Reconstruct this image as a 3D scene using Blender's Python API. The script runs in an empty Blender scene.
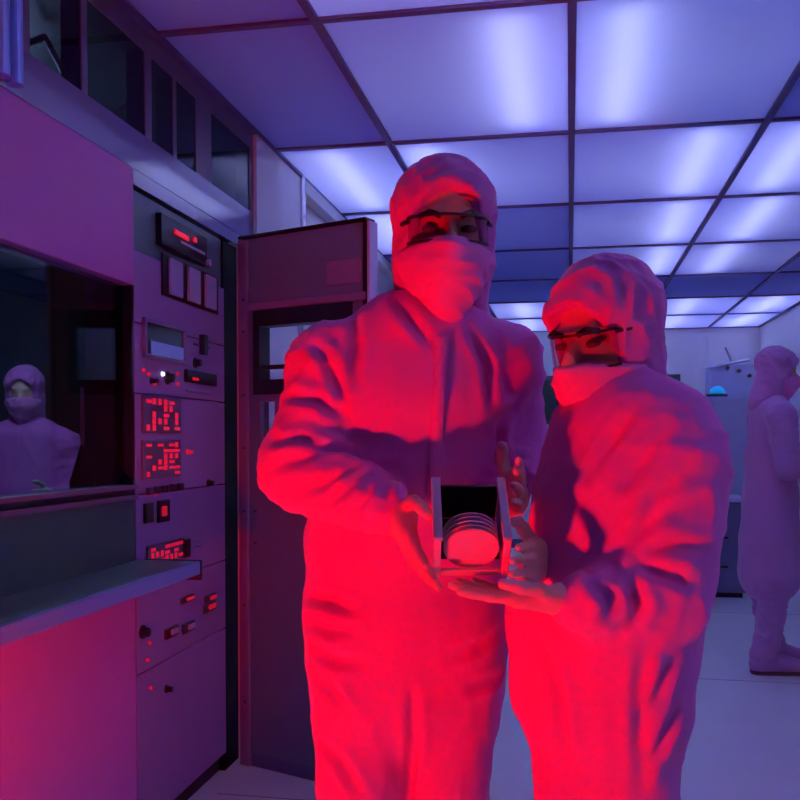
import bpy, bmesh, math, random
import numpy as np
from mathutils import Vector, Matrix
random.seed(4)
C = bpy.context.scene.collection
S = bpy.context.scene
R = math.radians

# ------------------------------------------------------------------ camera, world, lights, exposure
F = 912.0
YAW = math.atan(170.0 / F)
PITCH = R(1.5)
CAMZ = 1.25
CY = 440 + F * math.tan(PITCH)
FH = np.array([-math.sin(YAW), math.cos(YAW), 0.0])
RT = np.array([math.cos(YAW), math.sin(YAW), 0.0])
UP = np.array([0.0, 0.0, 1.0])
FW = FH * math.cos(PITCH) - UP * math.sin(PITCH)
CU = FH * math.sin(PITCH) + UP * math.cos(PITCH)
CAM = np.array([0.0, 0.0, CAMZ])

cam_d = bpy.data.cameras.new('camera')
cam = bpy.data.objects.new('camera', cam_d); C.objects.link(cam)
cam.location = CAM
cam.rotation_euler = (R(90) - PITCH, 0, YAW)
cam_d.sensor_width = 36; cam_d.sensor_fit = 'HORIZONTAL'
cam_d.lens = 36 * F / 800
cam_d.shift_y = (CY - 400) / 800
cam_d.clip_start = 0.02
S.camera = cam

w = bpy.data.worlds.new('world'); S.world = w; w.use_nodes = True
w.node_tree.nodes['Background'].inputs[0].default_value = (0.10, 0.07, 0.45, 1)
w.node_tree.nodes['Background'].inputs[1].default_value = 0.035

def lamp(name, kind, loc, target, col, energy, **kw):
    d = bpy.data.lights.new(name, kind); d.color = col; d.energy = energy
    for k, v in kw.items(): setattr(d, k, v)
    o = bpy.data.objects.new(name, d); C.objects.link(o); o.location = loc
    o.rotation_euler = (Vector(target) - Vector(loc)).to_track_quat('-Z', 'Y').to_euler()
    return o
# red gelled lamp low in front of the two people, to the left
lamp('red_gel_lamp', 'SPOT', (-1.00, 0.20, 0.27), (0.0, 1.55, 2.0), (1.0, 0.0, 0.012), 190, spot_size=R(108), spot_blend=1.0, shadow_soft_size=0.05)
lamp('red_side_lamp', 'SPOT', (-0.84, 0.70, 0.66), (-1.27, 1.80, 0.78), (1.0, 0.0, 0.03), 92, spot_size=R(56), spot_blend=1.0, shadow_soft_size=0.04)
# dim lamp added behind the left window to light the person there
lamp('bay_fill_lamp', 'POINT', (-2.0, 2.9, 2.2), (0, 0, 0), (0.45, 0.55, 1.0), 30, shadow_soft_size=0.2)
TUBE_L = 350.0
TUBE_C = (0.70, 0.74, 0.97)

S.view_settings.view_transform = 'Standard'
S.view_settings.look = 'None'
S.view_settings.exposure = 0.0
S.view_settings.gamma = 1.0
S.view_settings.use_curve_mapping = False
S.cycles.max_bounces = 8
S.cycles.diffuse_bounces = 5
S.cycles.transparent_max_bounces = 12
S.cycles.use_denoising = True
S.cycles.sample_clamp_indirect = 6.0

# ------------------------------------------------------------------ projection helpers (photo pixel -> place)
def ray(px, py):
    return FW + RT * ((px - 400) / F) + CU * ((CY - py) / F)
def P(px, py, d):
    r = ray(px, py); return CAM + r * (d / float(r @ FH))
def onX(px, py, x):
    r = ray(px, py); return CAM + r * (x / r[0])
def onY(px, py, y):
    r = ray(px, py); return CAM + r * (y / r[1])
def onZ(px, py, z):
    r = ray(px, py); return CAM + r * ((z - CAMZ) / r[2])

# ------------------------------------------------------------------ materials
def mat(name, col, rough=0.6, metal=0.0, spec=0.4, emit=None, estr=0.0, bump=0.0, bscale=60.0, var=0.0, vscale=8.0, sheen=0.0, coat=0.0):
    m = bpy.data.materials.new(name); m.use_nodes = True
    nt = m.node_tree; b = nt.nodes['Principled BSDF']
    b.inputs['Base Color'].default_value = (*col, 1)
    b.inputs['Roughness'].default_value = rough
    b.inputs['Metallic'].default_value = metal
    b.inputs['Specular IOR Level'].default_value = spec
    b.inputs['Sheen Weight'].default_value = sheen
    b.inputs['Coat Weight'].default_value = coat
    if emit:
        b.inputs['Emission Color'].default_value = (*emit, 1)
        b.inputs['Emission Strength'].default_value = estr
    tc = nt.nodes.new('ShaderNodeTexCoord')
    if bump:
        n = nt.nodes.new('ShaderNodeTexNoise'); n.inputs['Scale'].default_value = bscale; n.inputs['Detail'].default_value = 4
        bp = nt.nodes.new('ShaderNodeBump'); bp.inputs['Strength'].default_value = bump; bp.inputs['Distance'].default_value = 0.01
        nt.links.new(tc.outputs['Object'], n.inputs['Vector'])
        nt.links.new(n.outputs['Fac'], bp.inputs['Height']); nt.links.new(bp.outputs['Normal'], b.inputs['Normal'])
    if var:
        n2 = nt.nodes.new('ShaderNodeTexNoise'); n2.inputs['Scale'].default_value = vscale; n2.inputs['Detail'].default_value = 3
        mx = nt.nodes.new('ShaderNodeMix'); mx.data_type = 'RGBA'
        mx.inputs[6].default_value = (*[c * (1 - var) for c in col], 1); mx.inputs[7].default_value = (*[min(1, c * (1 + var)) for c in col], 1)
        nt.links.new(tc.outputs['Object'], n2.inputs['Vector']); nt.links.new(n2.outputs['Fac'], mx.inputs[0])
        nt.links.new(mx.outputs[2], b.inputs['Base Color'])
    return m

def cloth(name, col, scale=6.0, strength=0.35):
    m = mat(name, col, 0.78, spec=0.2, sheen=0.12); nt = m.node_tree; b = nt.nodes['Principled BSDF']
    tc = nt.nodes.new('ShaderNodeTexCoord'); n = nt.nodes.new('ShaderNodeTexNoise'); n.noise_type = 'RIDGED_MULTIFRACTAL'
    n.inputs['Scale'].default_value = scale; n.inputs['Detail'].default_value = 1.5; n.inputs['Distortion'].default_value = 0.6
    bp = nt.nodes.new('ShaderNodeBump'); bp.inputs['Strength'].default_value = strength; bp.inputs['Distance'].default_value = 0.012
    nt.links.new(tc.outputs['Object'], n.inputs['Vector']); nt.links.new(n.outputs['Fac'], bp.inputs['Height']); nt.links.new(bp.outputs['Normal'], b.inputs['Normal'])
    return m

def glass(name, tint, gloss=0.08, rough=0.02):
    m = bpy.data.materials.new(name); m.use_nodes = True
    nt = m.node_tree; nt.nodes.clear()
    o = nt.nodes.new('ShaderNodeOutputMaterial'); mx = nt.nodes.new('ShaderNodeMixShader')
    t = nt.nodes.new('ShaderNodeBsdfTransparent'); t.inputs[0].default_value = (*tint, 1)
    g = nt.nodes.new('ShaderNodeBsdfGlossy'); g.inputs['Roughness'].default_value = rough
    lw = nt.nodes.new('ShaderNodeLayerWeight'); lw.inputs[0].default_value = 0.5
    pw = nt.nodes.new('ShaderNodeMath'); pw.operation = 'POWER'; pw.inputs[1].default_value = 4.0
    ad = nt.nodes.new('ShaderNodeMath'); ad.operation = 'MULTIPLY_ADD'; ad.inputs[1].default_value = 0.4; ad.inputs[2].default_value = gloss * 0.5
    nt.links.new(lw.outputs[1], pw.inputs[0]); nt.links.new(pw.outputs[0], ad.inputs[0])
    nt.links.new(ad.outputs[0], mx.inputs[0]); nt.links.new(t.outputs[0], mx.inputs[1]); nt.links.new(g.outputs[0], mx.inputs[2])
    nt.links.new(mx.outputs[0], o.inputs[0])
    return m

def diffuser(name):
    m = bpy.data.materials.new(name); m.use_nodes = True
    nt = m.node_tree; nt.nodes.clear()
    o = nt.nodes.new('ShaderNodeOutputMaterial'); mx = nt.nodes.new('ShaderNodeMixShader'); mx.inputs[0].default_value = 0.5
    d = nt.nodes.new('ShaderNodeBsdfDiffuse'); d.inputs[0].default_value = (0.26, 0.30, 0.95, 1)
    t = nt.nodes.new('ShaderNodeBsdfTranslucent'); t.inputs[0].default_value = (0.88, 0.90, 1.0, 1)
    nt.links.new(d.outputs[0], mx.inputs[1]); nt.links.new(t.outputs[0], mx.inputs[2]); nt.links.new(mx.outputs[0], o.inputs[0])
    return m

M = dict(
    wall=mat('painted_wall', (0.78, 0.80, 0.80), 0.55, bump=0.02, var=0.04),
    enamel=mat('white_enamel', (0.60, 0.11, 0.42), 0.42, bump=0.02, var=0.05),
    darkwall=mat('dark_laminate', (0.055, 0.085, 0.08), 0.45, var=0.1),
    counter=mat('grey_laminate', (0.11, 0.17, 0.16), 0.35, var=0.08),
    counteredge=mat('metal_edge', (0.16, 0.19, 0.46), 0.35),
    frame=mat('violet_grey_frame', (0.14, 0.08, 0.15), 0.5),
    trim=mat('polished_trim', (0.62, 0.62, 0.72), 0.18, metal=0.85),
    glossband=mat('glossy_panel', (0.17, 0.11, 0.24), 0.16, spec=0.9, coat=0.8),
    tbar=mat('ceiling_bar', (0.10, 0.09, 0.24), 0.5),
    slab=mat('plenum_slab', (0.09, 0.10, 0.20), 0.8),
    floor=mat('vinyl_floor', (0.78, 0.78, 0.80), 0.38, bump=0.015, bscale=20, var=0.07, vscale=3),
    seam=mat('floor_seam', (0.35, 0.33, 0.42), 0.6),
    rack=mat('rack_enamel', (0.34, 0.14, 0.36), 0.45, bump=0.02, var=0.05),
    rackpale=mat('rack_pale_plate', (0.45, 0.30, 0.52), 0.4, var=0.04),
    palepost=mat('pale_post', (0.22, 0.36, 0.80), 0.3, metal=0.3),
    black=mat('black_plastic', (0.012, 0.012, 0.015), 0.35),
    matteblack=mat('matte_black', (0.008, 0.008, 0.010), 0.85, spec=0.1),
    dark=mat('dark_metal', (0.04, 0.045, 0.055), 0.4),
    maroon=mat('maroon_metal', (0.14, 0.15, 0.25), 0.45, bump=0.02, var=0.06),
    maroonedge=mat('maroon_flange', (0.24, 0.15, 0.30), 0.42, var=0.05),
    module=mat('grey_module', (0.10, 0.13, 0.15), 0.4),
    screw=mat('screw_metal', (0.10, 0.08, 0.10), 0.35, metal=0.6),
    redled=mat('red_led', (0.5, 0.0, 0.02), 0.4, emit=(1.0, 0.01, 0.05), estr=0.5),
    redlens=mat('red_lens', (0.5, 0.02, 0.03), 0.3, emit=(1.0, 0.01, 0.04), estr=0.3),
    whitelamp=mat('white_lamp', (0.8, 0.8, 0.8), 0.3, emit=(0.8, 0.85, 1.0), estr=1.6),
    screen=mat('blue_screen', (0.08, 0.08, 0.25), 0.25, emit=(0.10, 0.10, 0.45), estr=0.35),
    screendark=mat('dark_screen', (0.02, 0.03, 0.035), 0.25),
    suit=cloth('suit_fabric', (0.64, 0.15, 0.54), 5.0, 0.30),
    hood=cloth('hood_fabric', (0.54, 0.14, 0.46), 12.0, 0.30),
    mask=mat('mask_fabric', (0.70, 0.20, 0.52), 0.8, bump=0.05, bscale=60, spec=0.2),
    skin=mat('skin', (0.62, 0.36, 0.27), 0.5, var=0.05),
    hair=mat('dark_brow', (0.015, 0.010, 0.010), 0.7),
    eye=mat('eye', (0.16, 0.10, 0.10), 0.2),
    glove=mat('latex_glove', (0.62, 0.48, 0.46), 0.45, bump=0.05, bscale=50),
    smock=cloth('smock_fabric', (0.42, 0.19, 0.44), 5.0, 0.30),
    boot=mat('boot_fabric', (0.60, 0.56, 0.62), 0.7, bump=0.05),
    sole=mat('boot_sole', (0.10, 0.03, 0.05), 0.6),
    specframe=mat('spectacle_frame', (0.02, 0.015, 0.02), 0.35),
    carrier=mat('carrier_plastic', (0.62, 0.50, 0.62), 0.35, spec=0.5),
    wafer=mat('wafer', (0.70, 0.52, 0.66), 0.30, spec=0.8),
    cyan=mat('cyan_plastic', (0.02, 0.32, 0.62), 0.35, emit=(0.0, 0.25, 0.6), estr=0.5),
    palecab=mat('pale_cabinet', (0.46, 0.50, 0.74), 0.45, var=0.04),
    trolley=mat('blue_trolley', (0.12, 0.12, 0.26), 0.5),
    lens=glass('clear_lens', (0.84, 0.78, 0.80), 0.04),
    windowglass=glass('smoked_glass', (0.62, 0.70, 0.74), 0.055),
    transomglass=glass('transom_glass', (0.30, 0.34, 0.36), 0.06),
    diffuser=diffuser('ceiling_diffuser'),
    tube=None,
)
def tube_mat(name, k):
    m = bpy.data.materials.new(name); m.use_nodes = True
    nt = m.node_tree; nt.nodes.clear()
    o = nt.nodes.new('ShaderNodeOutputMaterial'); e = nt.nodes.new('ShaderNodeEmission')
    e.inputs[0].default_value = (*TUBE_C, 1); e.inputs[1].default_value = TUBE_L * k
    nt.links.new(e.outputs[0], o.inputs[0]); return m
M['tube'] = tube_mat('lit_tube', 1.0); M['tubehalf'] = tube_mat('lit_tube_half', 0.58); M['tubedim'] = tube_mat('lit_tube_dim', 0.30)

# ------------------------------------------------------------------ object helpers
def link(name, me, m, parent=None):
    o = bpy.data.objects.new(name, me); C.objects.link(o)
    if m: me.materials.append(m)
    if parent is not None: o.parent = parent
    return o
def thing(name, label, cat, loc=(0, 0, 0), rz=0.0, group=None):
    o = bpy.data.objects.new(name, None); C.objects.link(o)
    o.location = loc; o.rotation_euler = (0, 0, rz)
    o['label'] = label; o['category'] = cat
    if group: o['group'] = group
    return o
def tag(o, label, cat, group=None):
    o['label'] = label; o['category'] = cat
    if group: o['group'] = group
    return o
def struct(o): o['kind'] = 'structure'; return o
def bm_box(bm, lo, hi, bev=0.0, seg=2):
    r = bmesh.ops.create_cube(bm, size=1.0)
    vs = r['verts']
    c = [(a + b) / 2 for a, b in zip(lo, hi)]; s = [abs(b - a) for a, b in zip(lo, hi)]
    for v in vs: v.co = Vector((v.co.x * s[0] + c[0], v.co.y * s[1] + c[1], v.co.z * s[2] + c[2]))
    if bev > 0:
        es = list({e for v in vs for e in v.link_edges})
        bmesh.ops.bevel(bm, geom=es, offset=min(bev, min(s) * 0.45), segments=seg, affect='EDGES', profile=0.5)
def bm_cyl(bm, a, b, r0, r1=None, n=20):
    a = Vector(a); b = Vector(b); r1 = r0 if r1 is None else r1
    q = (b - a).to_track_quat('Z', 'Y').to_matrix().to_4x4()
    bmesh.ops.create_cone(bm, cap_ends=True, segments=n, radius1=r0, radius2=r1, depth=(b - a).length,
                          matrix=Matrix.Translation((a + b) / 2) @ q)
def bm_obj(name, bm, m, parent=None, smooth=False):
    bmesh.ops.recalc_face_normals(bm, faces=bm.faces)
    me = bpy.data.meshes.new(name); bm.to_mesh(me); bm.free()
    if smooth:
        for p in me.polygons: p.use_smooth = True
    return link(name, me, m, parent)
def box(name, lo, hi, m, parent=None, bev=0.0):
    bm = bmesh.new(); bm_box(bm, lo, hi, bev); return bm_obj(name, bm, m, parent)
def boxes(name, lst, m, parent=None, bev=0.0):
    bm = bmesh.new()
    for lo, hi in lst: bm_box(bm, lo, hi, bev)
    return bm_obj(name, bm, m, parent)
def cyl(name, a, b, r0, m, parent=None, r1=None, n=20):
    bm = bmesh.new(); bm_cyl(bm, a, b, r0, r1, n)
    o = bm_obj(name, bm, m, parent)
    return o

# ------------------------------------------------------------------ room
XL, XR, YF, YB, H = -1.27, 2.05, -0.85, 10.63, 2.5
DX = -3.7                                                   # far side of the bay behind the left window
COLS = [XL, -0.75, 0.0, 0.75, 1.5, XR]
ROWS = [2.65 + 1.14 * k for k in range(-3, 8)]

fl = struct(box('floor', (DX, YF, -0.12), (XR + 0.1, YB + 0.1, 0), M['floor']))
for k, y in enumerate([1.2, 3.02, 4.95, 6.9]):
    boxes('seam', [((XL + 0.05, y - 0.003, 0.0), (XR, y + 0.003, 0.0012))], M['seam'], fl)
wb = struct(box('wall_back', (DX, YB, 0), (XR + 0.1, YB + 0.1, H + 0.4), M['wall']))
wr = struct(box('wall_right', (XR, YF, 0), (XR + 0.1, YB, H + 0.4), M['wall']))
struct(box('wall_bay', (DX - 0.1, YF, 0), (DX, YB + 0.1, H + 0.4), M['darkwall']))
struct(box('ceiling', (DX, YF, H + 0.30), (XR + 0.1, YB + 0.1, H + 0.4), M['slab']))
# plain ceiling in front of the lit grid and over the bay
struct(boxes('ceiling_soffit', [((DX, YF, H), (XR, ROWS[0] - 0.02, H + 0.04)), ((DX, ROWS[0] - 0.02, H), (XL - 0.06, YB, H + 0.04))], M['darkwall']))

# grid of ceiling bars; their tall upper part is an added, unseen light baffle
n = 1
for x in [XL + 0.013] + COLS[1:-1] + [XR - 0.013]:
    struct(box('trim_%d' % n, (x - 0.013, ROWS[0], H - 0.012), (x + 0.013, YB, H + 0.115), M['tbar'])); n += 1
for y in ROWS:
    struct(box('trim_%d' % n, (XL, y - 0.013, H - 0.010), (XR, y + 0.013, H + 0.115), M['tbar'])); n += 1

ROWN = ['row behind us', 'row just overhead', 'first', 'second', 'third', 'fourth', 'fifth', 'sixth', 'seventh', 'last']
COLN = ['along the left wall', 'left of the long straight bar', 'right of the long straight bar', 'one column from the right', 'along the right wall']
EDGE = 0.026
for i in range(len(ROWS) - 1):
    for j in range(len(COLS) - 1):
        p = box('ceiling_panel', (COLS[j] + (EDGE if j == 0 else 0.013), ROWS[i] + 0.013, H), (COLS[j + 1] - (EDGE if j == len(COLS) - 2 else 0.013), ROWS[i + 1] - 0.013, H + 0.006), M['diffuser'])
        tag(p, 'translucent ceiling panel %s, in the %s' % (COLN[j], ROWN[i] if i < 2 else ROWN[i] + ' row from the camera'), 'ceiling panel', 'diffuser panels of the lit ceiling')
# fluorescent tubes above the panels (row, x, strength)
TUBES = [(0, -0.19, 1), (0, 0.17, 1), (1, -0.19, 1), (1, 0.17, 1),
         (2, -1.04, 1), (2, -0.62, 1), (2, 0.55, 1), (2, 0.95, 1),
         (3, -1.04, 1), (3, 0.58, 1), (3, 1.02, 1),
         (4, 0.60, 0), (4, 1.0, 0), (6, -0.45, 1), (6, 0.35, 0), (6, 1.05, 1), (6, 1.78, 1),
         (7, -0.45, 1), (7, 0.35, 0), (7, 1.05, 1), (7, 1.78, 1)]
TUBES = [(i + 2, x, k) for i, x, k in TUBES] + [(i, x, 1) for i in (0, 1, 2) for x in (1.28, 1.74)]  # last group: unseen tubes added on the right for blue fill on the people
for (i, x, k) in TUBES:
    y0, y1 = ROWS[i] + 0.05, ROWS[i + 1] - 0.05
    t = thing('fluorescent_tube', 'glowing fluorescent tube %.2g m %s the long bar, above the %s' % (abs(x), 'right of' if x > 0 else 'left of', ROWN[i] if i < 2 else ROWN[i] + ' panel row'), 'light', (x, y0, H + 0.085), 0, 'tubes above the ceiling panels')
    L = y1 - y0
    cyl('glass_tube', (0, 0.02, 0), (0, L - 0.02, 0), 0.017, M['tubedim'] if not k else M['tubehalf'] if 3 <= i <= 5 else M['tube'], t, n=12)
    cyl('end_cap', (0, 0, 0), (0, 0.02, 0), 0.018, M['trim'], t, n=12)
    cyl('end_cap', (0, L - 0.02, 0), (0, L, 0), 0.018, M['trim'], t, n=12)
    boxes('channel', [((-0.03, 0, 0.03), (0.03, L, 0.20))], M['slab'], t)

# ---- left wall, built of panels
WT = 0.06
x0, x1 = XL - WT, XL
ZW0, ZW1, ZH, ZT0, ZT1 = 1.11, 1.705, 2.05, 2.17, 2.425
YR0, YR1 = 2.515, 3.28                       # rack opening
wl = struct(box('wall_left', (x0, YR1 + 0.105, 0), (x1, 4.20, ZT0 - 0.13), M['wall']))
box('lower_panel', (x0, YF, 0), (x1, YR0, 0.865), M['enamel'], wl, 0.003)
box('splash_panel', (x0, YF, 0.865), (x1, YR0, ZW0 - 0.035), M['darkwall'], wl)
box('hood_panel', (x0, YF, ZW1), (x1 + 0.004, YR0, ZH), M['enamel'], wl, 0.004)
box('gloss_band', (x0, YF, ZH + 0.002), (x1, 3.56, ZT0), M['glossband'], wl)
box('gloss_band', (x0, YR0, 2.005), (x1, 3.56, ZH), M['glossband'], wl)
box('header', (x0, YF, ZT1), (x1, 3.56, H), M['frame'], wl)
for y0, y1 in [(YF, 1.0), (1.93, 2.0), (2.235, 2.265), (2.60, 2.645), (2.80, 2.825), (2.985, 3.12), (3.52, 3.56)]:
    box('mullion', (x0, y0, ZT0), (x1, y1, ZT1), M['frame'], wl)
box('end_panel', (x0 - 0.0, 3.56, ZT0 - 0.13), (x1 + 0.015, 4.20, H), M['wall'], wl)
box('corner_trim', (x1, 4.17, 0), (x1 + 0.028, 4.215, H), M['trim'], wl, 0.004)
box('far_panel', (x0 - 0.03, 4.20, 0), (x1 - 0.03, YB, H), M['wall'], wl)
box('cove_rail', (x1 - 0.03, 4.22, H - 0.075), (x1 + 0.03, YB, H - 0.012), M['wall'], wl, 0.006)
gp = box('transom_pane', (XL - 0.008, 1.0, ZT0), (XL - 0.004, 3.52, ZT1), M['transomglass'], wl)
# post near the left picture edge
px0 = onX(4, 50, XL + 0.05); 
post = thing('metal_post', 'polished twin metal post rising above the hood panel at upper left', 'post', (XL, 1.825, ZH + 0.003))
cyl('post_tube', (0.03, 0.012, 0), (0.03, 0.012, H - ZH - 0.012), 0.022, M['palepost'], post)
cyl('post_tube', (0.03, 0.066, 0), (0.03, 0.066, H - ZH - 0.012), 0.019, M['palepost'], post)
boxes('post_bracket', [((0.0, -0.005, 0.10), (0.022, 0.08, 0.13))], M['trim'], post, 0.003)
# bracing in the space behind the transom
for (a, b) in [(1.3, 2.0), (2.0, 2.55), (2.55, 3.1)]:
    t = thing('roof_brace', 'crossed steel brace behind the high window, %s' % ('nearest the post' if a < 1.5 else 'above the dark hood' if a < 2.2 else 'above the control rack'), 'brace', (XL - 0.30, a, ZT0), 0, 'braces behind the high window')
    L = b - a
    cyl('diagonal_bar', (0, 0, -0.05), (0, L, 0.30), 0.010, M['rackpale'], t, n=8)
    cyl('diagonal_bar', (0, L, -0.05), (0, 0, 0.30), 0.010, M['rackpale'], t, n=8)
    cyl('chord_bar', (-0.02, 0, 0.12), (-0.02, L, 0.12), 0.012, M['rackpale'], t, n=8)
# hood window
win = struct(boxes('window_1', [((x0, YF, ZW0 - 0.035), (x1 + 0.012, YR0, ZW0 - 0.022)), ((x0, YF, ZW0 - 0.004), (x1 + 0.012, YR0, ZW0 + 0.008))], M['frame']))
box('sill_channel', (x0, YF, ZW0 - 0.022), (x1 - 0.006, YR0, ZW0 - 0.004), M['black'], win)
box('pane', (XL - 0.032, YF, ZW0 + 0.008), (XL - 0.026, YR0 - 0.004, ZW1), M['windowglass'], win)
box('jamb', (x0, YR0 - 0.012, ZW0), (x1, YR0, ZW1), M['black'], win)
# dark window on the back wall
a = onY(537, 376, YB - 0.03); b = onY(680, 424, YB - 0.03)
w2 = struct(box('window_2', (a[0], YB - 0.03, b[2]), (b[0], YB, a[2]), M['dark']))
box('pane', (a[0] + 0.05, YB - 0.036, b[2] + 0.05), (b[0] - 0.05, YB - 0.03, a[2] - 0.05), M['screendark'], w2)
struct(box('baseboard_back', (XL, YB - 0.02, 0), (XR, YB, 0.10), M['trolley']))

# ---- worktop
wt = thing('worktop', 'dark grey worktop with a bright metal front edge below the hood window', 'worktop', (XL, 1.6, 0.865))
box('top', (0.001, -1.4, 0), (0.185, 0.93, 0.028), M['counter'], wt, 0.003)
box('front_edge', (0.185, -1.4, -0.012), (0.20, 0.93, 0.028), M['counteredge'], wt, 0.005)
box('end_cap', (0.02, 0.93, -0.03), (0.20, 0.945, 0.030), M['black'], wt, 0.003)

# ------------------------------------------------------------------ control rack (flush in the left wall)
rk = thing('control_rack', 'tall control rack full of red displays, knobs and meters beside the dark hood', 'control rack', (XL, YR0, 0))
RO = np.array([XL, YR0, 0.0])
def rect(px0, py0, px1, py1):
    a = onX(px0, py0, XL) - RO; b = onX(px1, py1, XL) - RO
    return a[1], b[1], a[2], b[2]
def rr(pxc, pyc, wpx, hpx):           # rectangle around a pixel on the rack face -> y0,y1,z0,z1
    c = onX(pxc, pyc, XL) - RO; l = onX(pxc - wpx / 2, pyc, XL) - RO; r = onX(pxc + wpx / 2, pyc, XL) - RO
    t = onX(pxc, pyc - hpx / 2, XL) - RO; bt = onX(pxc, pyc + hpx / 2, XL) - RO
    return l[1], r[1], bt[2], t[2]
W = YR1 - YR0
box('rack_body', (-0.16, 0.004, 0.07), (-0.031, W - 0.004, 2.0), M['dark'], rk)
box('plinth', (-0.15, 0.01, 0.0), (-0.03, W - 0.002, 0.07), M['black'], rk)
def z_at(px, py): return (onX(px, py, XL) - RO)[2]
zs = [0.07, z_at(180, 690), z_at(180, 600), z_at(150, 492), z_at(160, 390), z_at(180, 320), z_at(180, 258)]
zs = [0.07, 0.545, 0.80, 1.085, 1.39, 1.60, 1.815, 1.995]
for k in range(6):
    box('front_panel', (-0.012, 0.006, zs[k] + 0.002), (0.0, W - 0.045, zs[k + 1] - 0.002), M['rack'], rk, 0.002)
box('top_module', (-0.03, 0.006, zs[6] + 0.002), (-0.012, W - 0.010, zs[7]), M['module'], rk)
box('edge_strip', (-0.05, W - 0.043, 0.0), (-0.006, W + 0.10, 1.995), M['matteblack'], rk)  # black filler standing for the dark gap beside the angled panel
def plate(name, r, d, m, par=rk, bev=0.002, base=0.0):
    return box(name, (base, r[0], r[2]), (base + d, r[1], r[3]), m, par, bev)
# top module: dark control box with red indicators
cb = plate('indicator_box', rr(182, 240, 46, 30), 0.02, M['black'], base=-0.012)
for (u, v, wd) in [(173, 232, 3), (178, 235, 8), (183, 238, 5), (192, 240, 3)]:
    plate('indicator', rr(u, v, wd, 5), 0.006, M['redled'], cb, base=0.008)
plate('slot', rr(190, 248, 24, 3), 0.004, M['rackpale'], cb, base=0.008)
cyl('knob', (0.0, *(onX(205, 263, XL) - RO)[1:]), (0.02, *(onX(205, 263, XL) - RO)[1:]), 0.012, M['rackpale'], rk)
# row of three plates in a black frame
ya, yb, za, zb = rr(189, 285, 56, 40)
sf = box('slot_frame', (0.0, ya, za), (0.006, yb, zb), M['black'], rk, 0.002)
wd = (yb - ya)
for k in range(3):
    box('slot_plate', (0.006, ya + wd * (0.07 + 0.31 * k + 0.02), za + 0.010), (0.016, ya + wd * (0.07 + 0.31 * k + 0.22), zb - 0.010), M['rackpale'], sf, 0.002)
# screen
ya, yb, za, zb = rr(163, 342, 42, 38)
sc = boxes('screen_bezel', [((0, ya, za), (0.012, yb, za + 0.012)), ((0, ya, zb - 0.012), (0.012, yb, zb)), ((0, ya, za), (0.012, ya + 0.014, zb)), ((0, yb - 0.014, za), (0.012, yb, zb))], M['maroonedge'], rk, 0.002)
box('screen', (0.0, ya + 0.012, za + 0.010), (0.004, yb - 0.012, zb - 0.01), M['screendark'], sc)
box('bright_area', (0.004, ya + 0.05, za + 0.012), (0.006, yb - 0.016, za + 0.055), M['screen'], sc)
plate('slider', rr(201, 345, 4, 20), 0.02, M['black'])
plate('slider_groove', rr(201, 346, 16, 2), 0.003, M['dark'])
def knob(px, py, r, m=M['black'], d=0.022):
    c = (onX(px, py, XL) - RO)
    bm = bmesh.new(); bm_cyl(bm, (0, c[1], c[2]), (d, c[1], c[2]), r, r * 0.85, 18); bm_cyl(bm, (0, c[1], c[2]), (0.004, c[1], c[2]), r * 1.35, None, 18)
    return bm_obj('knob', bm, m, rk)
def lampo(px, py, r, m=M['redlens'], nm='indicator_lamp'):
    c = (onX(px, py, XL) - RO)
    return cyl(nm, (0, c[1], c[2]), (0.008, c[1], c[2]), r, m, rk, r * 0.7, 12)
knob(195, 363, 0.014); knob(167, 378, 0.016); knob(151, 381, 0.008); knob(208, 483, 0.010); knob(142.5, 632, 0.016); knob(166, 689, 0.010); knob(196, 545, 0.007, M['maroonedge'])
knob(187, 452, 0.007, M['redlens']); 
lampo(162, 374, 0.008, M['whitelamp'], 'white_lamp')
for (u, v) in [(143, 370), (148, 374), (177, 374), (177, 384), (154, 384), (149, 643), (150, 688), (147, 660)]: lampo(u, v, 0.007)
db = plate('bar_display', rr(199, 378, 30, 12), 0.012, M['black'])
plate('indicator', rr(192, 379, 6, 3), 0.003, M['redled'], db, base=0.012)
plate('slot', rr(198, 392, 24, 3), 0.004, M['maroonedge'])
# LED displays: rows of lit red segments
def led(px, py, wpx, hpx, rows, cols, seed, fillp=0.6):
    r = rr(px, py, wpx, hpx)
    d = plate('led_display', r, 0.008, M['frame'])
    rng = random.Random(seed); bm = bmesh.new()
    cw = (r[1] - r[0]) * 0.9 / cols; ch = (r[3] - r[2]) * 0.9 / rows
    for i in range(rows):
        for j in range(cols):
            if rng.random() > fillp: continue
            yy = r[0] + (r[1] - r[0]) * 0.05 + j * cw; zz = r[2] + (r[3] - r[2]) * 0.05 + i * ch
            if rng.random() < 0.5: bm_box(bm, (0.008, yy + cw * .08, zz + ch * .2), (0.011, yy + cw * .95, zz + ch * .7))
            else: bm_box(bm, (0.008, yy + cw * .15, zz + ch * .05), (0.011, yy + cw * .6, zz + ch * .95))
    o = bm_obj('lit_segments', bm, M['redled'], d)
    return d
led(160, 415, 38, 36, 5, 6, 3, 0.55); led(160, 459, 38, 38, 6, 6, 5, 0.66); led(164, 552, 36, 20, 3, 7, 12, 0.72)
for u in (148, 156, 163, 172, 179):
    plate('toggle_switch', rr(u, 489 - (u - 163) * .15, 4, 7), 0.012, M['dark'], bev=0.001)
for u in (148, 155): lampo(u, 494, 0.007)
g1 = plate('gauge', rr(147, 513, 8, 20), 0.01, M['black']); g2 = plate('gauge', rr(162, 511, 11, 22), 0.01, M['black'])
plate('needle_face', rr(161, 511, 5, 10), 0.004, M['redlens'], g2, base=0.01)
plate('handle_plate', rr(183, 548, 5, 18), 0.02, M['black'])
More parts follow.
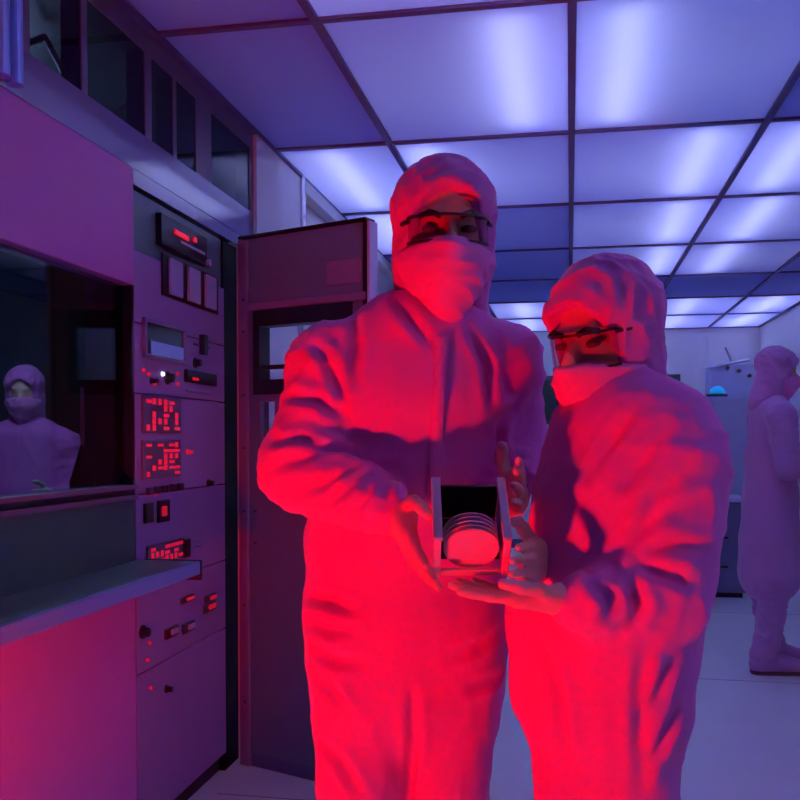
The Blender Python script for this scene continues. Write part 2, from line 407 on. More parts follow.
for (u, v, ww, hh) in [(170, 632, 12, 10), (187, 627, 11, 10), (208, 607, 11, 9), (186, 599, 12, 6), (209, 598, 10, 7)]:
    s = plate('switch_block', rr(u, v, ww, hh), 0.010, M['dark'])
    plate('switch_rocker', rr(u + 1, v - 1, ww * .55, hh * .5), 0.008, M['redlens'] if v < 608 else M['rackpale'], s, base=0.010)

# ------------------------------------------------------------------ angled equipment panel
A = onZ(233, 765, 0.0); 
Aq = np.array([-1.262, 3.30, 0]); Bq = np.array([-0.70, 3.08, 0])
ang = math.atan2(Bq[1] - Aq[1], Bq[0] - Aq[0]); LW = float(np.linalg.norm(Bq - Aq))
ep = thing('equipment_panel', 'tall maroon metal equipment panel standing at an angle beside the control rack', 'panel', tuple(Aq + np.array([0.022, 0.02, 0])), ang)
LW -= 0.02
PT = 0.05
wx0, wx1, wz0, wz1 = 0.075, LW - 0.06, 1.44, 1.715      # black framed opening
sx0, sx1, sz0, sz1 = 0.10, 0.17, 1.115, 1.395             # narrow opening
box('top_plate', (0.045, 0.0, wz1 + 0.02), (LW, PT, 2.01), M['maroon'], ep, 0.003)
boxes('lower_plate', [((0.045, 0, 0.05), (LW, PT, sz0)), ((0.045, 0, sz0), (sx0, PT, wz0 - 0.02)), ((sx1, 0, sz0), (LW, PT, wz0 - 0.02)), ((sx0, 0, sz1), (sx1, PT, wz0 - 0.02))], M['maroon'], ep)
box('side_plate', (0.045, 0, wz0 - 0.02), (wx0, PT, wz1 + 0.02), M['maroon'], ep)
box('side_plate', (wx1, 0, wz0 - 0.02), (LW, PT, wz1 + 0.02), M['maroon'], ep)
fr = boxes('black_frame', [((wx0, -0.012, wz0 - 0.02), (wx1, PT, wz0 + 0.035)), ((wx0, -0.012, wz1 - 0.04), (wx1, PT, wz1 + 0.02)), ((wx0, -0.012, wz0 + 0.035), (wx0 + 0.03, PT, wz1 - 0.04)), ((wx1 - 0.03, -0.012, wz0 + 0.035), (wx1, PT, wz1 - 0.04))], M['black'], ep)
boxes('cross_bar', [((wx0 + 0.03, 0.0, wz0 + 0.075), (wx0 + 0.16, 0.03, wz0 + 0.09))], M['black'], fr)
box('pane', (sx0, 0.02, sz0), (sx1, 0.024, sz1), M['lens'], ep)
fg = box('flange', (0.0, -0.012, 0.0), (0.045, PT, 2.005), M['maroonedge'], ep, 0.004)
box('top_ledge', (0.045, -0.012, wz1 + 0.022), (LW, 0.0, wz1 + 0.05), M['maroonedge'], ep, 0.003)
box('edge_strip', (LW - 0.012, -0.006, 0.05), (LW + 0.002, 0.012, 2.012), M['black'], ep)
box('lit_edge', (LW + 0.002, 0.0, 0.0), (LW + 0.012, PT, 2.01), M['palecab'], ep)  # pale blue colour stands for ceiling light falling on the panel's edge
box('top_cap', (0.0, -0.008, 2.012), (LW, PT, 2.022), M['black'], ep)
box('kick_plate', (0.045, 0.004, 0.0), (LW, PT, 0.05), M['trolley'], ep)
nm = box('name_plate', (LW - 0.17, -0.006, 1.80), (LW - 0.02, 0.0, 1.885), M['maroonedge'], ep, 0.002)
for z in (0.25, 0.62, 0.98, 1.22, 1.42, 1.66, 1.78):
    cyl('screw', (0.03, -0.016, z), (0.03, -0.011, z), 0.006, M['screw'], ep, n=10)
for z in (0.98, 0.86):
    cyl('screw', (0.075, -0.006, z), (0.075, 0.001, z), 0.006, M['screw'], ep, n=10)

# ------------------------------------------------------------------ far end equipment
t = thing('tall_cabinet', 'pale tall cabinet far behind the smocked person, against the back of the room', 'cabinet', (1.36, 9.05, 0))
box('carcass', (-0.24, 0, 0.06), (0.30, 0.5, 1.66), M['palecab'], t, 0.006)
d = box('door', (-0.225, -0.02, 0.62), (0.285, 0.0, 1.64), M['palecab'], t, 0.004)
box('handle', (-0.20, -0.045, 1.42), (-0.175, -0.02, 1.50), M['dark'], d, 0.004)
d = box('door', (-0.225, -0.02, 0.10), (0.285, 0.0, 0.60), M['palecab'], t, 0.004)
box('handle', (-0.20, -0.045, 0.42), (-0.175, -0.02, 0.50), M['dark'], d, 0.004)
box('plinth', (-0.22, 0.02, 0), (0.28, 0.48, 0.06), M['dark'], t)
t = thing('beacon_lamp', 'small cyan domed lamp on top of the pale cabinet', 'lamp', (1.39, 9.2, 1.66))
cyl('base', (0, 0, 0), (0, 0, 0.03), 0.10, M['dark'], t)
bm = bmesh.new(); bmesh.ops.create_uvsphere(bm, u_segments=20, v_segments=12, radius=0.075)
for v in list(bm.verts): v.co.z = max(v.co.z, 0) * 1.1 + 0.03
bm_obj('dome', bm, M['cyan'], t, True)
t = thing('instrument_box', 'pale instrument box with small black knobs behind the cyan lamp', 'instrument', (1.62, 9.75, 0))
box('case', (-0.22, 0, 1.35), (0.22, 0.35, 2.02), M['palecab'], t, 0.01)
box('pedestal', (-0.18, 0.03, 0.0), (0.18, 0.32, 1.35), M['trolley'], t, 0.01)
for (u, z) in [(-0.05, 1.98), (0.06, 1.95), (0.16, 1.90)]:
    cyl('knob', (u, -0.03, z), (u, 0.0, z), 0.02, M['dark'], t)
cyl('pipe', (-0.24, -0.02, 1.99), (0.16, -0.02, 2.06), 0.014, M['trim'], t)
cyl('pipe', (0.02, 0.1, 2.02), (-0.06, 0.1, 2.20), 0.010, M['trim'], t)
t = thing('base_cabinet', 'low dark blue cabinet on the floor in front of the pale tall cabinet', 'cabinet', (1.13, 7.55, 0))
box('carcass', (-0.20, 0, 0.04), (0.24, 0.5, 0.76), M['trolley'], t, 0.006)
box('top', (-0.215, -0.02, 0.76), (0.255, 0.51, 0.79), M['palecab'], t, 0.004)
for z0, z1 in ((0.08, 0.30), (0.32, 0.53), (0.55, 0.74)):
    d = box('drawer', (-0.18, -0.015, z0), (0.22, 0.0, z1), M['trolley'], t, 0.004)
    box('handle', (-0.06, -0.035, z1 - 0.06), (0.10, -0.015, z1 - 0.04), M['black'], d, 0.003)
box('plinth', (-0.18, 0.02, 0), (0.22, 0.48, 0.04), M['black'], t)

# ------------------------------------------------------------------ implicit-surface modelling for the figures
def nets(f, lo, hi, h):
    lo = np.array(lo, np.float64); hi = np.array(hi, np.float64)
    nn = np.ceil((hi - lo) / h).astype(int) + 1
    ax = [np.arange(k, dtype=np.float32) * h + l for k, l in zip(nn, lo)]
    V = np.empty(nn, np.float32)
    step = max(1, int(400000 // (nn[1] * nn[2])))
    for s in range(0, nn[0], step):
        X, Y, Z = np.meshgrid(ax[0][s:s + step], ax[1], ax[2], indexing='ij')
        pts = np.stack([X.ravel(), Y.ravel(), Z.ravel()], 1)
        V[s:s + step] = f(pts).reshape(X.shape)
    V[0] = V[-1] = 1; V[:, 0] = V[:, -1] = 1; V[:, :, 0] = V[:, :, -1] = 1
    I = V < 0
    cnt = np.zeros(nn - 1, np.int8)
    offs = [(a, b, c) for a in (0, 1) for b in (0, 1) for c in (0, 1)]
    for a, b, c in offs: cnt += I[a:nn[0] - 1 + a, b:nn[1] - 1 + b, c:nn[2] - 1 + c]
    act = (cnt > 0) & (cnt < 8)
    idx = np.full(nn - 1, -1, np.int64); ci = np.argwhere(act); idx[act] = np.arange(len(ci))
    acc = np.zeros((len(ci), 3)); num = np.zeros(len(ci))
    for o0 in offs:
        for k in range(3):
            if o0[k]: continue
            o1 = list(o0); o1[k] = 1
            v0 = V[ci[:, 0] + o0[0], ci[:, 1] + o0[1], ci[:, 2] + o0[2]]; v1 = V[ci[:, 0] + o1[0], ci[:, 1] + o1[1], ci[:, 2] + o1[2]]
            cr = (v0 < 0) != (v1 < 0)
            tt = np.where(cr, v0 / np.where(cr, v0 - v1, 1), 0)
            q = np.array(o0, float)[None] + tt[:, None] * (np.array(o1) - np.array(o0))[None]
            acc += q * cr[:, None]; num += cr
    verts = (ci + acc / num[:, None]) * h + lo
    faces = []
    for k in range(3):
        u, v = (k + 1) % 3, (k + 2) % 3
        sl0 = [slice(1, -1)] * 3; sl1 = [slice(1, -1)] * 3
        sl0[k] = slice(0, -1); sl1[k] = slice(1, None)
        A0, A1 = I[tuple(sl0)], I[tuple(sl1)]
        e = np.argwhere(A0 != A1); 
        if not len(e): continue
        ins = A0[tuple(e.T)]
        base = e.copy(); base[:, u] += 1; base[:, v] += 1
        def cell(du, dv):
            b = base.copy(); b[:, u] += du; b[:, v] += dv; return idx[tuple(b.T)]
        q = np.stack([cell(-1, -1), cell(0, -1), cell(0, 0), cell(-1, 0)], 1)
        q[~ins] = q[~ins][:, ::-1]
        faces.append(q)
    faces = np.concatenate(faces)
    faces = faces[(faces >= 0).all(1)]
    return verts, faces
def normals(v, f):
    n = np.cross(v[f[:, 2]] - v[f[:, 0]], v[f[:, 3]] - v[f[:, 1]])
    N = np.zeros_like(v)
    for k in range(4): np.add.at(N, f[:, k], n)
    return N / (np.linalg.norm(N, axis=1, keepdims=True) + 1e-12)
def smooth_v(v, f, it=2, lam=0.5):
    e = np.concatenate([f[:, [0, 1]], f[:, [1, 2]], f[:, [2, 3]], f[:, [3, 0]]])
    for _ in range(it):
        s = np.zeros_like(v); c = np.zeros(len(v))
        np.add.at(s, e[:, 0], v[e[:, 1]]); np.add.at(c, e[:, 0], 1)
        np.add.at(s, e[:, 1], v[e[:, 0]]); np.add.at(c, e[:, 1], 1)
        v = v + lam * (s / c[:, None] - v)
    return v
def np_obj(name, v, f, m, parent=None, origin=None):
    if origin is not None: v = v - np.asarray(origin)
    me = bpy.data.meshes.new(name); me.from_pydata(v.tolist(), [], f.tolist())
    me.polygons.foreach_set('use_smooth', [True] * len(me.polygons)); me.update()
    return link(name, me, m, parent)

def smin(a, b, k):
    h = np.clip(0.5 + 0.5 * (b - a) / k, 0, 1); return b + (a - b) * h - k * h * (1 - h)
def smax(a, b, k): return -smin(-a, -b, k)
def cap(a, b, r0, r1=None):
    a = np.asarray(a, np.float32); b = np.asarray(b, np.float32); r1 = r0 if r1 is None else r1
    d = b - a; L = float(d @ d) + 1e-12
    def f(p):
        t = np.clip(((p - a) @ d) / L, 0, 1)
        return np.linalg.norm(p - a - t[:, None] * d, axis=1) - (r0 + (r1 - r0) * t)
    return f
def loft(c0, s0, c1, s1, l, fr):
    c0 = np.asarray(c0, np.float32); c1 = np.asarray(c1, np.float32); d = c1 - c0; L = float(d @ d)
    l = np.asarray(l, np.float32); fr = np.asarray(fr, np.float32)
    def f(p):
        t = np.clip(((p - c0) @ d) / L, 0, 1); q = p - c0 - t[:, None] * d
        a = s0[0] + (s1[0] - s0[0]) * t; b = s0[1] + (s1[1] - s0[1]) * t; m = np.minimum(a, b)
        return (np.sqrt((q @ l / a) ** 2 + (q @ fr / b) ** 2 + (q[:, 2] / m) ** 2) - 1) * m
    return f
def ell(c, r, ax=None):
    c = np.asarray(c, np.float32); r = np.asarray(r, np.float32)
    def f(p):
        q = p - c
        if ax is not None: q = q @ ax
        k = np.linalg.norm(q / r, axis=1); k2 = np.linalg.norm(q / (r * r), axis=1) + 1e-9
        return k * (k - 1) / k2
    return f
def union(fs, k=0.03):
    def f(p):
        d = fs[0](p)
        for g in fs[1:]: d = smin(d, g(p), k)
        return d
    return f
def wnoise(seed, nw=6):
    rg = np.random.RandomState(seed)
    K = rg.normal(size=(nw, 3)); K /= np.linalg.norm(K, axis=1, keepdims=True)
    K2 = rg.normal(size=(nw, 3)); ph = rg.uniform(0, 6.28, (nw, 2))
    def f(q):
        s = 0
        for i in range(nw):
            s = s + np.sin(6.28 * (q @ K[i]) + ph[i, 0] + 1.6 * np.sin(2.6 * (q @ K2[i]) + ph[i, 1]))
        return s / nw * 1.5
    return f
def folds(v, f, limbs, seed):
    """push the cloth in and out: creases follow each limb (axis a-b, fold stretch, frequency, depth)."""
    N = normals(v, f); n1 = wnoise(seed); n2 = wnoise(seed + 7)
    W = np.zeros(len(v)); D = np.zeros(len(v))
    for (a, b, rad, st, fq, amp) in limbs:
        a = np.asarray(a); b = np.asarray(b); d = b - a; L = d @ d; u = d / math.sqrt(L)
        t = np.clip(((v - a) @ d) / L, 0, 1); dist = np.linalg.norm(v - a - t[:, None] * d, axis=1) - rad
        wgt = np.exp(-np.clip(dist, -0.05, None) / 0.025)
        al = (v - a) @ u
        q = (v + u[None] * (al * st)[:, None]) * fq
        r = 1 - np.abs(n1(q)); r = np.clip(r, 0, 1) ** 3
        r2 = np.clip(1 - np.abs(n2(q * 1.9 + 3.1)), 0, 1) ** 4
        disp = amp * (1.0 * (r - 0.4) + 0.45 * n2(q * 0.6) + 0.55 * (r2 - .25))
        W += wgt; D += wgt * disp
    return v + N * (D / W)[:, None]

# hand with five fingers; d: towards the fingertips, n: the way the palm faces, t: thumb side
def hand_sdf(wr, d, n, t_side, curl, sc=1.0, thumb=25):
    wr = np.asarray(wr); d = np.asarray(d) / np.linalg.norm(d)
    n = np.asarray(n) - d * (np.asarray(n) @ d); n /= np.linalg.norm(n)
    t = np.cross(d, n); t = t * (1 if t @ np.asarray(t_side) > 0 else -1)
    fs = [cap(wr - d * .05 * sc, wr + d * .01 * sc, .027 * sc, .028 * sc)]
    for o in (-.028, -.010, .010, .028):
        fs.append(cap(wr + d * .012 * sc + t * o * .75 * sc, wr + d * .085 * sc + t * o * sc, .017 * sc, .0125 * sc))
    palm = union(fs, .014)
    parts = [palm]
    spec = [(.030, .044, .026, .020, .0088), (.010, .049, .030, .021, .0092), (-.011, .045, .028, .020, .0087), (-.031, .035, .020, .018, .0078)]
    for i, (o, a, b, c, r) in enumerate(spec):
        p = wr + d * (.088 - abs(o) * .25) * sc + t * o * sc; th = 0
        cv = curl[i] if hasattr(curl, '__len__') else curl
        rr_ = r * sc; chain = []
        for L, k in ((a, .8), (b, 1.2), (c, .8)):
            th += R(cv * k); q = p + (d * math.cos(th) + n * math.sin(th)) * L * sc + t * o * .12 * L
            chain.append(cap(p, q, rr_, rr_ * .9)); p = q; rr_ *= .9
        parts.append(union(chain, .004))
    p = wr + d * .025 * sc + t * .028 * sc + n * .008; dirs = [(d * .7 + t * .75 + n * .35), (d * .9 + t * .35 + n * math.sin(R(thumb))), (d + t * .05 + n * math.sin(R(thumb)) * 1.5)]
    ch = []; r = .0125 * sc
    for dv, L in zip(dirs, (.040, .032, .026)):
        q = p + dv / np.linalg.norm(dv) * L * sc; ch.append(cap(p, q, r, r * .88)); p = q; r *= .88
    parts.append(union(ch, .006))
    return union(parts, .007)
def hand_mesh(f, c, sc=1.0):
    c = np.asarray(c); return nets(f, c - .17, c + .19, 0.0034)

def axes(yaw_f, pitch=0, roll=0):
    """columns: left, forward, up, for a head facing the horizontal vector yaw_f."""
    f = np.asarray(yaw_f, float); f = f / np.linalg.norm(f); up = UP; l = np.cross(up, f)
    f2 = f * math.cos(pitch) - up * math.sin(pitch); u2 = f * math.sin(pitch) + up * math.cos(pitch)
    l3 = l * math.cos(roll) + u2 * math.sin(roll); u3 = u2 * math.cos(roll) - l * math.sin(roll)
    return np.stack([l3, f2, u3], 1)

def build_person(sp):
    """sp: dict of keypoints in the room; returns the body mesh (top-level) with clothing as children."""
    org = np.array(sp['base']); l, fr = np.asarray(sp['l']), np.asarray(sp['f'])
    secs = sp['torso']                                        # (centre, half width, half depth)
    hc, HA = np.asarray(sp['head']), sp['head_axes']; hs = sp.get('hs', 1.0)
    def H(x, y, z): return hc + HA @ (np.array([x, y, z]) * hs)
    def hl(g):                                                # sdf given in head space
        return lambda p: g(((p - hc.astype(np.float32)) @ HA.astype(np.float32)) / hs) * hs
    hv = sp.get('voxel', 0.007)
    # ---- body: head with a face, neck, trunk, limbs
    skull = union([ell((0, -.012, .035), (.074, .094, .092)), ell((0, .022, -.045), (.058, .070, .078)), ell((0, .05, -.098), (.034, .034, .026))], .03)
    def headf(p):
        d = skull(p)
        d = smin(d, cap((0, .088, .012), (0, .112, -.030), .009, .014)(p), .012)          # nose
        d = smin(d, cap((-.030, .082, .024), (.030, .082, .024), .010)(p), .012)          # brow
        d = smin(d, cap((-.018, .086, -.062), (.018, .086, -.062), .008)(p), .008)        # lips
        for s in (-1, 1):
            d = smax(d, -ell((s * .031, .097, .003), (.018, .013, .0075))(p), .006)        # eye sockets
            d = smin(d, ell((s * .066, -.008, -.012), (.009, .019, .028))(p), .006)       # ears
        return d
    bf = [hl(headf), cap(H(0, -.02, -.07), sp['neck'], .052, .056)]
    for (c0, a0, b0), (c1, a1, b1) in zip(secs[:-1], secs[1:]):
        bf.append(loft(c0, (a0 * .82, b0 * .82), c1, (a1 * .82, b1 * .82), l, fr))
    for arm in sp['arms']:
        s, e, wv, r = arm['s'], arm['e'], arm['w'], arm['r']
        bf += [cap(sp['neck'], s, .05, r[0] * .7), cap(s, e, r[0] * .72, r[1] * .68), cap(e, wv, r[1] * .66, .028)]
    for hp, kn, an, r in sp['legs']:
        bf += [cap(hp, kn, r[0] * .8, r[1] * .72), cap(kn, an, r[1] * .7, .042)]
    allp = np.array([c for c, _, _ in secs] + [a[k] for a in sp['arms'] for k in 'sew'] + [x for g in sp['legs'] for x in g[:3]] + [hc])
    lo = allp.min(0) - .17; hi = allp.max(0) + .17; lo[2] = min(lo[2], .02); lo[2] = 0.03
    v, f = nets(union(bf, .02), lo, hi, hv)
    body = np_obj('person', v, f, M['skin'], None, org); body.location = org
    tag(body, sp['label'], 'person')
    # ---- coverall
    cf = [cap(np.asarray(sp['neck']) + [0, 0, .02], np.asarray(sp['neck']) - [0, 0, .03], .058, .078)]
    for (c0, a0, b0), (c1, a1, b1) in zip(secs[:-1], secs[1:]): cf.append(loft(c0, (a0, b0), c1, (a1, b1), l, fr))
    limbs = [(secs[k][0], secs[k + 1][0], secs[k][2], sp.get('tst', 0.2), 5.5, sp.get('tamp', .0045)) for k in range(len(secs) - 1)]
    for arm in sp['arms']:
        s, e, wv, r = arm['s'], arm['e'], arm['w'], arm['r']
        cf += [cap(np.asarray(sp['neck']) - [0, 0, .02], s, .06, r[0] * .95), cap(s, e, r[0], r[1]), cap(e, wv, r[1], r[2])]
        limbs += [(s, e, r[0], .7, 6.5, .0075), (e, wv, r[1], .8, 7.0, .0085)]
    for hp, kn, an, r in sp['legs']:
        cf += [cap(hp, kn, r[0], r[1]), cap(kn, an, r[1], r[2])]
        limbs += [(hp, kn, r[0], -.35, 6.0, .006), (kn, an, r[1], .8, 7, .011)]
    v, f = nets(union(cf, .028), lo, hi, sp.get('cvoxel', .0062))
    v = folds(v, f, limbs, sp['seed']); v = smooth_v(v, f, 1, .4)
    cov = np_obj(sp.get('cloth', 'coverall'), v, f, M[sp.get('clothmat', 'suit')], body, org)
    # ---- hood with a face opening
    hw = sp.get('hood', (.088, .110, .089))
    def hoodf(p):
        d = ell((0, -.014, .048), hw)(p)
        d = smin(d, ell((0, .012, .052), (.080, .098, .040))(p), .02)
        d = smin(d, ell((0, -.004, -.03), (.084, .088, .09))(p), .03)
        d = smin(d, cap((0, -.03, -.06), (0, -.045, -.165), *sp.get('drape', (.080, .088)))(p), .03)
        d = smax(d, -ell((0, .115, -.035), (.074, .085, sp.get('open', .110)))(p), .012)
        return d
    v, f = nets(hl(hoodf), hc - .27, hc + .20, sp.get('hvoxel', .0042))
    nz = wnoise(sp['seed'] + 20); N = normals(v, f); q = ((v - hc) @ HA)
    rdg = np.clip(1 - np.abs(nz(q * np.array([16, 13, 15]))), 0, 1) ** 2
    amp = np.where(q[:, 2] > -.02, .0075, .005) * np.clip((q[:, 2] + .25) / .2, .3, 1)
    v = v + N * ((rdg - .45) * amp)[:, None]
    np_obj('hood', v, f, M[sp.get('hoodmat', 'hood')], body, org)
    # ---- mask
    def maskf(p):
        d = union([ell((0, .030, -.048), (.071, .082, .085)), ell((0, .028, -.040), (.084, .052, .040)), cap((0, .075, -.06), (0, .050, -.150), .050, .020), cap((0, .094, -.005), (0, .115, -.035), .016, .018)], .022)(p)
        d = smax(d, p[:, 2] + sp.get('masktop', .012) + .35 * np.clip(np.abs(p[:, 0]) - .03, 0, 1), .006)
        d = smax(d, -(p[:, 1] + .02), .004)
        return smax(d, -(skull(p) + .0) , .002)
    v, f = nets(hl(maskf), hc - .27, hc + .20, sp.get('hvoxel', .0042))
    N = normals(v, f); q = ((v - hc) @ HA); nz2 = wnoise(sp['seed'] + 30)
    v = v + N * ((np.clip(1 - np.abs(nz2(q * np.array([6, 6, 16]))), 0, 1) ** 2 - .4) * .005)[:, None]
    np_obj('face_mask', v, f, M['mask'], body, org)
    # ---- eyes, brows and glasses
    if sp.get('eyes', True):
        for s in (-1, 1):
            bm = bmesh.new(); bmesh.ops.create_uvsphere(bm, u_segments=14, v_segments=10, radius=1.0)
            for vv in bm.verts: vv.co = Vector(H(s * .031 + vv.co.x * .0145, .0855 - abs(vv.co.x) ** 2 * .006 + vv.co.y * .006, .002 + vv.co.z * .0062) - org)
            bm_obj('eye', bm, M['eye'], body, True)
            bm = bmesh.new(); pts = [H(s * .016, .097, .020) - org, H(s * .032, .095, .027) - org, H(s * .050, .084, .021) - org]
            for a_, b_ in zip(pts[:-1], pts[1:]): bm_cyl(bm, a_, b_, .0050, .0044, 10)
            bm_obj('eyebrow', bm, M['hair'], body, True)
        def strip(name, z0, z1, m, par, off=0.0, th=.002, dg=60):
            vs, fc = [], []; k = 22
            for i in range(k + 1):
                ph = R(-dg + 2 * dg * i / k)
                for rr_, z in ((off, z0), (off, z1), (off + th, z1), (off + th, z0)):
                    vs.append(H(math.sin(ph) * (.074 + rr_), .012 + math.cos(ph) * (.097 + rr_), z))
            for i in range(k):
                for j in range(4): fc.append((4 * i + j, 4 * i + (j + 1) % 4, 4 * i + 4 + (j + 1) % 4, 4 * i + 4 + j))
            fc += [(3, 2, 1, 0), (4 * k, 4 * k + 1, 4 * k + 2, 4 * k + 3)]
            vs = np.array(vs) - org
            me = bpy.data.meshes.new(name); me.from_pydata(vs.tolist(), [], fc); return link(name, me, m, par)
        g = strip('safety_glasses', .019, .0235, M['specframe'], body, -.0005, .0045)
        lz = sp.get('lensz', -.018)
        strip('lens', lz, .019, M['lens'], g)
        strip('lower_rim', lz - .0035, lz + .0005, M['specframe'], g, -.0005, .0045)
        for s in (-1, 1):
            bm = bmesh.new(); bm_cyl(bm, H(s * .064, .060, .017) - org, H(s * .074, .034, .016) - org, .0045, .004, 8)
            bm_obj('temple', bm, M['specframe'], g)
    # ---- gloves
    for hd in sp['hands']:
        fdf = hand_sdf(*hd['args'], **hd.get('kw', {}))
        c = np.asarray(hd['args'][0]) + np.asarray(hd['args'][1]) / np.linalg.norm(hd['args'][1]) * .05
        v, f = nets(fdf, c - .17, c + .17, hd.get('vox', .0034)); np_obj('glove', v, f, M['glove'], body, org)
    # ---- boots
    for hp, kn, an, r in sp['legs']:
        an = np.asarray(an, float); toe = an + fr * .16; toe[2] = .045; heel = an - fr * .03; heel[2] = .05
        v, f = nets(union([cap(an + [0, 0, .08], heel, .050, .046), cap(heel, toe, .046, .040), cap(heel + [0, 0, .06], toe, .05, .036)], .02), an - .3 , an + .3, .009)
        v[:, 2] = np.maximum(v[:, 2], .012)
        b = np_obj('boot', v, f, M[sp.get('clothmat', 'boot')], body, org)
        v, f = nets(union([cap(heel - [0, 0, .03], toe - [0, 0, .025], .047, .043)], .01), an - .3, an + .3, .009)
        v[:, 2] = np.clip(v[:, 2], 0.0, .022); np_obj('sole', v, f, M['sole'], b, org)
    return body, cov

def px_loft(rows, dep):                       # rows: (py, left px, right px, distance, half depth)
    out = []
    for (py, a, b, d, hd) in rows: out.append((P((a + b) / 2, py, d), (b - a) / 2 * d / F * dep, hd))
    return out

# ------------------------------------------------------------------ the man facing the camera
man = dict(
    base=(P(405, 500, 1.60)[0], P(405, 500, 1.60)[1], 0.0), l=RT, f=-FH, seed=11, tst=-0.3,
    label='taller suited person facing us in clear safety glasses, holding the wafer carrier with both hands',
    torso=px_loft([(345, 345, 488, 1.59, .100), (400, 327, 510, 1.59, .120), (470, 318, 505, 1.59, .120), (540, 309, 504, 1.60, .120), (610, 308, 505, 1.61, .122), (690, 316, 499, 1.61, .115)], 1.0),
    neck=P(440, 325, 1.575), head=P(444, 238, 1.56), head_axes=axes(-FH * 1 + RT * .06, R(4), 0),
    arms=[dict(s=P(334, 366, 1.58), e=P(301, 470, 1.53), w=P(386, 508, 1.41), r=(.073, .066, .044)),
          dict(s=P(502, 366, 1.60), e=P(518, 450, 1.71), w=P(504, 498, 1.49), r=(.070, .054, .036))],
    legs=[(P(358, 625, 1.59), P(361, 830, 1.58), P(366, 1095, 1.62), (.088, .076, .074)),
          (P(455, 625, 1.59), P(448, 830, 1.58), P(446, 1095, 1.62), (.088, .068, .070))],
    hands=[dict(args=(P(399, 514, 1.40), -FH * .66 + RT * .19 - UP * .42, RT * 1.0 + UP * .2, UP, (2, 4, 6, 8)), kw=dict(sc=.95, thumb=8)),
           dict(args=(P(512, 499, 1.465), -FH * .85 + UP * .22 + RT * .005, -RT, UP, (4, 6, 8, 10)), kw=dict(sc=.92, thumb=5))],
)
man_o, man_c = build_person(man)

# ------------------------------------------------------------------ the shorter person turned to the left
WA = R(50)
wf = -FH * math.cos(WA) - RT * math.sin(WA); wl_ = RT * math.cos(WA) - FH * math.sin(WA)
def wsec(py, px, d, a, b): return (P(px, py, d - .095), a, b)
PW = lambda u, v, d: P(u, v, d - .095)
woman = dict(
    base=(PW(600, 500, 1.56)[0], PW(600, 500, 1.56)[1], 0.0), l=wl_, f=wf, seed=23, tst=-0.2,
    label='shorter suited person turned to the left, looking down at the wafer carrier',
    torso=[wsec(440, 631, 1.50, .145, .102), wsec(500, 626, 1.50, .145, .122), wsec(560, 618, 1.50, .145, .122), wsec(620, 601, 1.505, .152, .126), wsec(690, 598, 1.51, .155, .118)],
    neck=PW(628, 420, 1.51), head=PW(606, 338, 1.545), head_axes=axes(-FH * math.cos(R(48)) - RT * math.sin(R(48)), R(14), 0), hs=.94, drape=(.070, .072), masktop=.027, lensz=-.034,
    arms=[dict(s=PW(675, 468, 1.42), e=PW(664, 590, 1.40), w=P(585, 604, 1.26), r=(.070, .062, .043)),
          dict(s=PW(592, 467, 1.54), e=PW(594, 556, 1.48), w=P(557, 560, 1.405), r=(.062, .052, .040))],
    legs=[(PW(622, 640, 1.48), PW(629, 830, 1.48), PW(632, 1140, 1.51), (.086, .074, .070)),
          (PW(577, 640, 1.54), PW(586, 830, 1.52), PW(592, 1125, 1.54), (.086, .076, .070))],
    hands=[dict(args=(P(571, 601, 1.265), -RT * 1.0 + UP * .06 + FH * .12, UP * 1.0, -FH, (2, 4, 6, 8)), kw=dict(sc=.90, thumb=6)),
           dict(args=(P(541, 560, 1.39), -FH * .8 - RT * .25 + UP * .05, -RT, UP, (4, 6, 8, 10)), kw=dict(sc=.88, thumb=5))],
)
woman_o, woman_c = build_person(woman)

# ------------------------------------------------------------------ person further back in a long smock, facing right
def stand(base, yaw_f, hgt, label, seed, smock=True, vox=.012, armpose='fwd'):
    b = np.array([base[0], base[1], 0.0]); f = np.asarray(yaw_f, float); f /= np.linalg.norm(f); l = np.cross(UP, f); k = hgt / 1.75
    def L(x, y, z): return b + (l * x + f * y) * k + UP * z * k
    to = [(L(0, 0, 1.38), .165, .105), (L(0, 0, 1.15), .17, .125), (L(0, 0, .92), .18, .135)]
    if smock: to += [(L(0, 0, .70), .20, .15), (L(0, .0, .52), .21, .16)]
    ar = []
    for s in (-1, 1):
        e = L(s * .24, .02, 1.10); wv = L(s * .17, .25, 1.12)
        ar.append(dict(s=L(s * .18, 0, 1.36), e=e, w=wv, r=(.074 * k, .062 * k, .045 * k)))
    lg = [(L(s * .10, 0, .82), L(s * .10, 0, .46), L(s * .11, .0 + .05 * s, .10), (.085 * k, .075 * k, .068 * k)) for s in (-1, 1)]
    hn = [dict(args=(L(s * .165, .265, 1.12), f + UP * .05, l * -s, UP, (15, 25, 30, 30)), kw=dict(sc=.95), vox=.005) for s in (-1, 1)]
    return dict(base=tuple(b), l=l, f=f, seed=seed, label=label, torso=to, neck=L(0, 0, 1.46), head=L(0, .03, 1.61), head_axes=axes(f, R(6)), hs=k,
                arms=ar, legs=lg, hands=hn, eyes=False, cloth='smock' if smock else 'coverall', clothmat='smock' if smock else 'suit', hoodmat='smock' if smock else 'hood', voxel=vox, cvoxel=vox * .8, hvoxel=.0065, tst=-.5)
bp = P(770, 500, 4.95)
build_person(stand((bp[0], bp[1]), RT * 1.0 - FH * .10, 1.76, 'person in a pale long smock standing far back, facing right at the picture edge', 31))
build_person(stand((-2.36, 3.66), np.array([0.35, -1.0, 0]), 1.58, 'suited person dimly seen behind the smoked hood window', 41, smock=False))

